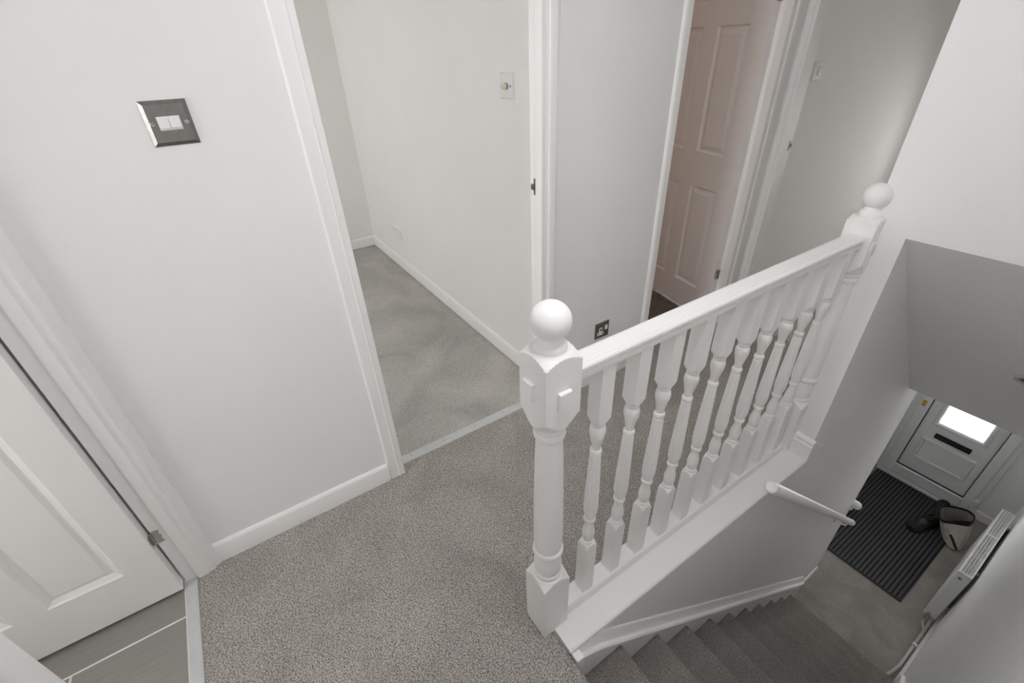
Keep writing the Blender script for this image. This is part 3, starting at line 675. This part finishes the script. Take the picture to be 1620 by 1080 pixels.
q = MB(); q.tube([(.172, ry0 - .002, -1.925), (.172, ry0 - .028, -1.925)], .009, 12); q.tube([(.172, ry0 - .024, -1.90), (.172, ry0 - .024, -1.955)], .011, 12)
vl = obj('valve', q, 'chrome', rd, smooth=True)
q = MB(); q.tube([(.172, ry0 - .024, -1.955), (.172, ry0 - .024, -1.985), (.180, ry0 - .045, -2.000), (.200, ry0 - .075, -2.005), (.204, ry0 - .10, -2.005)], .0075, 10)
q.tube([(.205, ry0 + .75, -2.005), (.205, 2.78, -2.005), (.205, 2.70, -2.005), (.196, 2.64, -2.012), (.186, 2.60, -2.030)], .009, 10)
obj('pipe', q, 'copper_paint', rd, smooth=True)
q = MB(); q.box(.205, XR - .0135, 2.90, 2.92, -2.018, -1.992); q.box(.193, .217, 2.90, 2.92, -1.996, -1.990); obj('pipe_clip', q, 'plastic_white', rd)
for y_ in (ry0 + .12, ry1 - .12): obj('wall_bracket', MB().box(rx1 - .002, XR - .0005, y_, y_ + .03, rz0 + .06, rz1 - .06), 'brushed_metal', rd)

# ================================================================== bag and shoes by the front door
bag = thing('bag', 'cream leather bag with black rim and strap beside the radiator', 'bag', (.05, 4.05, ZF))
zt_ = -1.79; zb_ = ZF + .0112
bot = [(-.015, 4.035), (.040, 3.958), (.085, 3.945), (.120, 3.985), (.122, 4.12), (.075, 4.19), (.0, 4.17), (-.030, 4.10)]
top = [(-.068, 3.915), (.0, 3.990), (.040, 4.035), (.072, 4.078), (.068, 4.150), (.020, 4.180), (-.055, 4.135), (-.118, 4.055)]
def blend(t, grow=0):
    c = Vector((.0, 4.06)); r_ = []
    for a, b in zip(bot, top):
        p = Vector(a).lerp(Vector(b), t); dr = (p - Vector((.05 - .05 * t, 4.06)))
        r_.append(tuple(p + dr.normalized() * grow))
    return r_
def loop(t, g, z): 
    pts = blend(t, g); out = []
    n = len(pts)
    for i in range(n):            # rounded outline
        p0_, p1_, p2_, p3_ = (Vector(pts[(i + k - 1) % n]) for k in range(4))
        for s_ in (0, .25, .5, .75):
            q_ = .5 * ((2 * p1_) + (p2_ - p0_) * s_ + (2 * p0_ - 5 * p1_ + 4 * p2_ - p3_) * s_ ** 2 + (3 * p1_ - p0_ - 3 * p2_ + p3_) * s_ ** 3)
            out.append((q_.x, q_.y, z))
    return out
zz = lambda t: zb_ + (zt_ - zb_) * t
obj('body', MB().rings([loop(0, -.012, zz(0)), loop(.03, 0, zz(.03)), loop(.3, .006, zz(.3)), loop(.6, .002, zz(.6)), loop(.86, 0, zz(.86)), loop(.86, -.006, zz(.86)), loop(.3, -.004, zz(.3)), loop(.12, -.01, zz(.12))]), 'cream_leather', bag, smooth=True)
obj('rim', MB().rings([loop(.85, .0005, zz(.85)), loop(.90, .003, zz(.90)), loop(1, .002, zz(1)), loop(1, -.006, zz(1)), loop(.86, -.007, zz(.86))], cap=False), 'black_leather', bag, smooth=True)
obj('lining', MB().rings([loop(.95, -.0075, zz(.95)), loop(.2, -.014, zz(.2))], cap=False), 'tan_lining', bag, smooth=True)
obj('strap', MB().tube([(.022, 3.962, zz(.46)), (.048, 3.957, zz(.36)), (.078, 3.945, zz(.22)), (.100, 3.948, zz(.1))], [.008, .009, .009, .008], 8), 'strap_brown', bag, smooth=True)
def shoe(label, c, ang, L=.27, Wd=.05, H_=.085, shaft=0):
    t = thing('shoe', label, 'shoe', (c[0], c[1], ZF)); ca, sa = math.cos(ang), math.sin(ang)
    def T(a, b, z): return (c[0] + a * ca - b * sa, c[1] + a * sa + b * ca, z)
    zf = ZF + .0106
    prof = [(-.5, .60, .45), (-.46, .78, .80), (-.36, .84, .95), (-.2, .80, .98), (0, .84, .90), (.15, .98, .66), (.3, 1.0, .48), (.42, .80, .38), (.48, .5, .30), (.5, .2, .2)]
    m = MB(); m.T = T; rs = []
    for s_, w_, h_ in prof:
        ring = []
        for k in range(16):
            a = 2 * PI * k / 16; y_ = Wd * w_ * math.cos(a); z_ = H_ * h_ * (.5 + .5 * math.sin(a))
            if math.sin(a) > 0: y_ *= 1 - .35 * math.sin(a)
            ring.append((s_ * L, y_, zf + .012 + z_))
        rs.append(ring)
    m.rings(rs); obj('upper', m, 'black_leather', t, smooth=True)
    m = MB(); m.T = T
    out = [(s_ * L * 1.03, Wd * w_ * 1.06) for s_, w_, h_ in prof]
    pts = out + [(a, -b) for a, b in out[::-1]]
    m.prism(pts, 'z', zf, zf + .018); obj('sole', m, 'black_rubber', t)
    m = MB(); m.T = T; m.rings([[(-.2 * L + .2 * L * math.cos(2 * PI * k / 16), Wd * .62 * math.sin(2 * PI * k / 16), zf + z_) for k in range(16)] for z_ in (H_ * .9, H_ * 1.06 + shaft)], cap=False)
    obj('collar', m, 'black_leather', t, smooth=True)
    m = MB(); m.T = T
    for k in range(4): m.tube([(.06 * L + .055 * L * k, -Wd * .42, zf + H_ * (.86 - .1 * k)), (.06 * L + .055 * L * k, 0, zf + H_ * (1.0 - .1 * k)), (.06 * L + .055 * L * k, Wd * .42, zf + H_ * (.86 - .1 * k))], .0026, 6)
    obj('lace', m, 'tan_lining', t)
shoe('black shoe on the doormat pointing towards the stairs', (-.135, 4.00, 0), math.radians(-112), L=.26)
shoe('black shoe tucked against the foot of the front door', (-.105, 4.255, 0), math.radians(-80), L=.22)
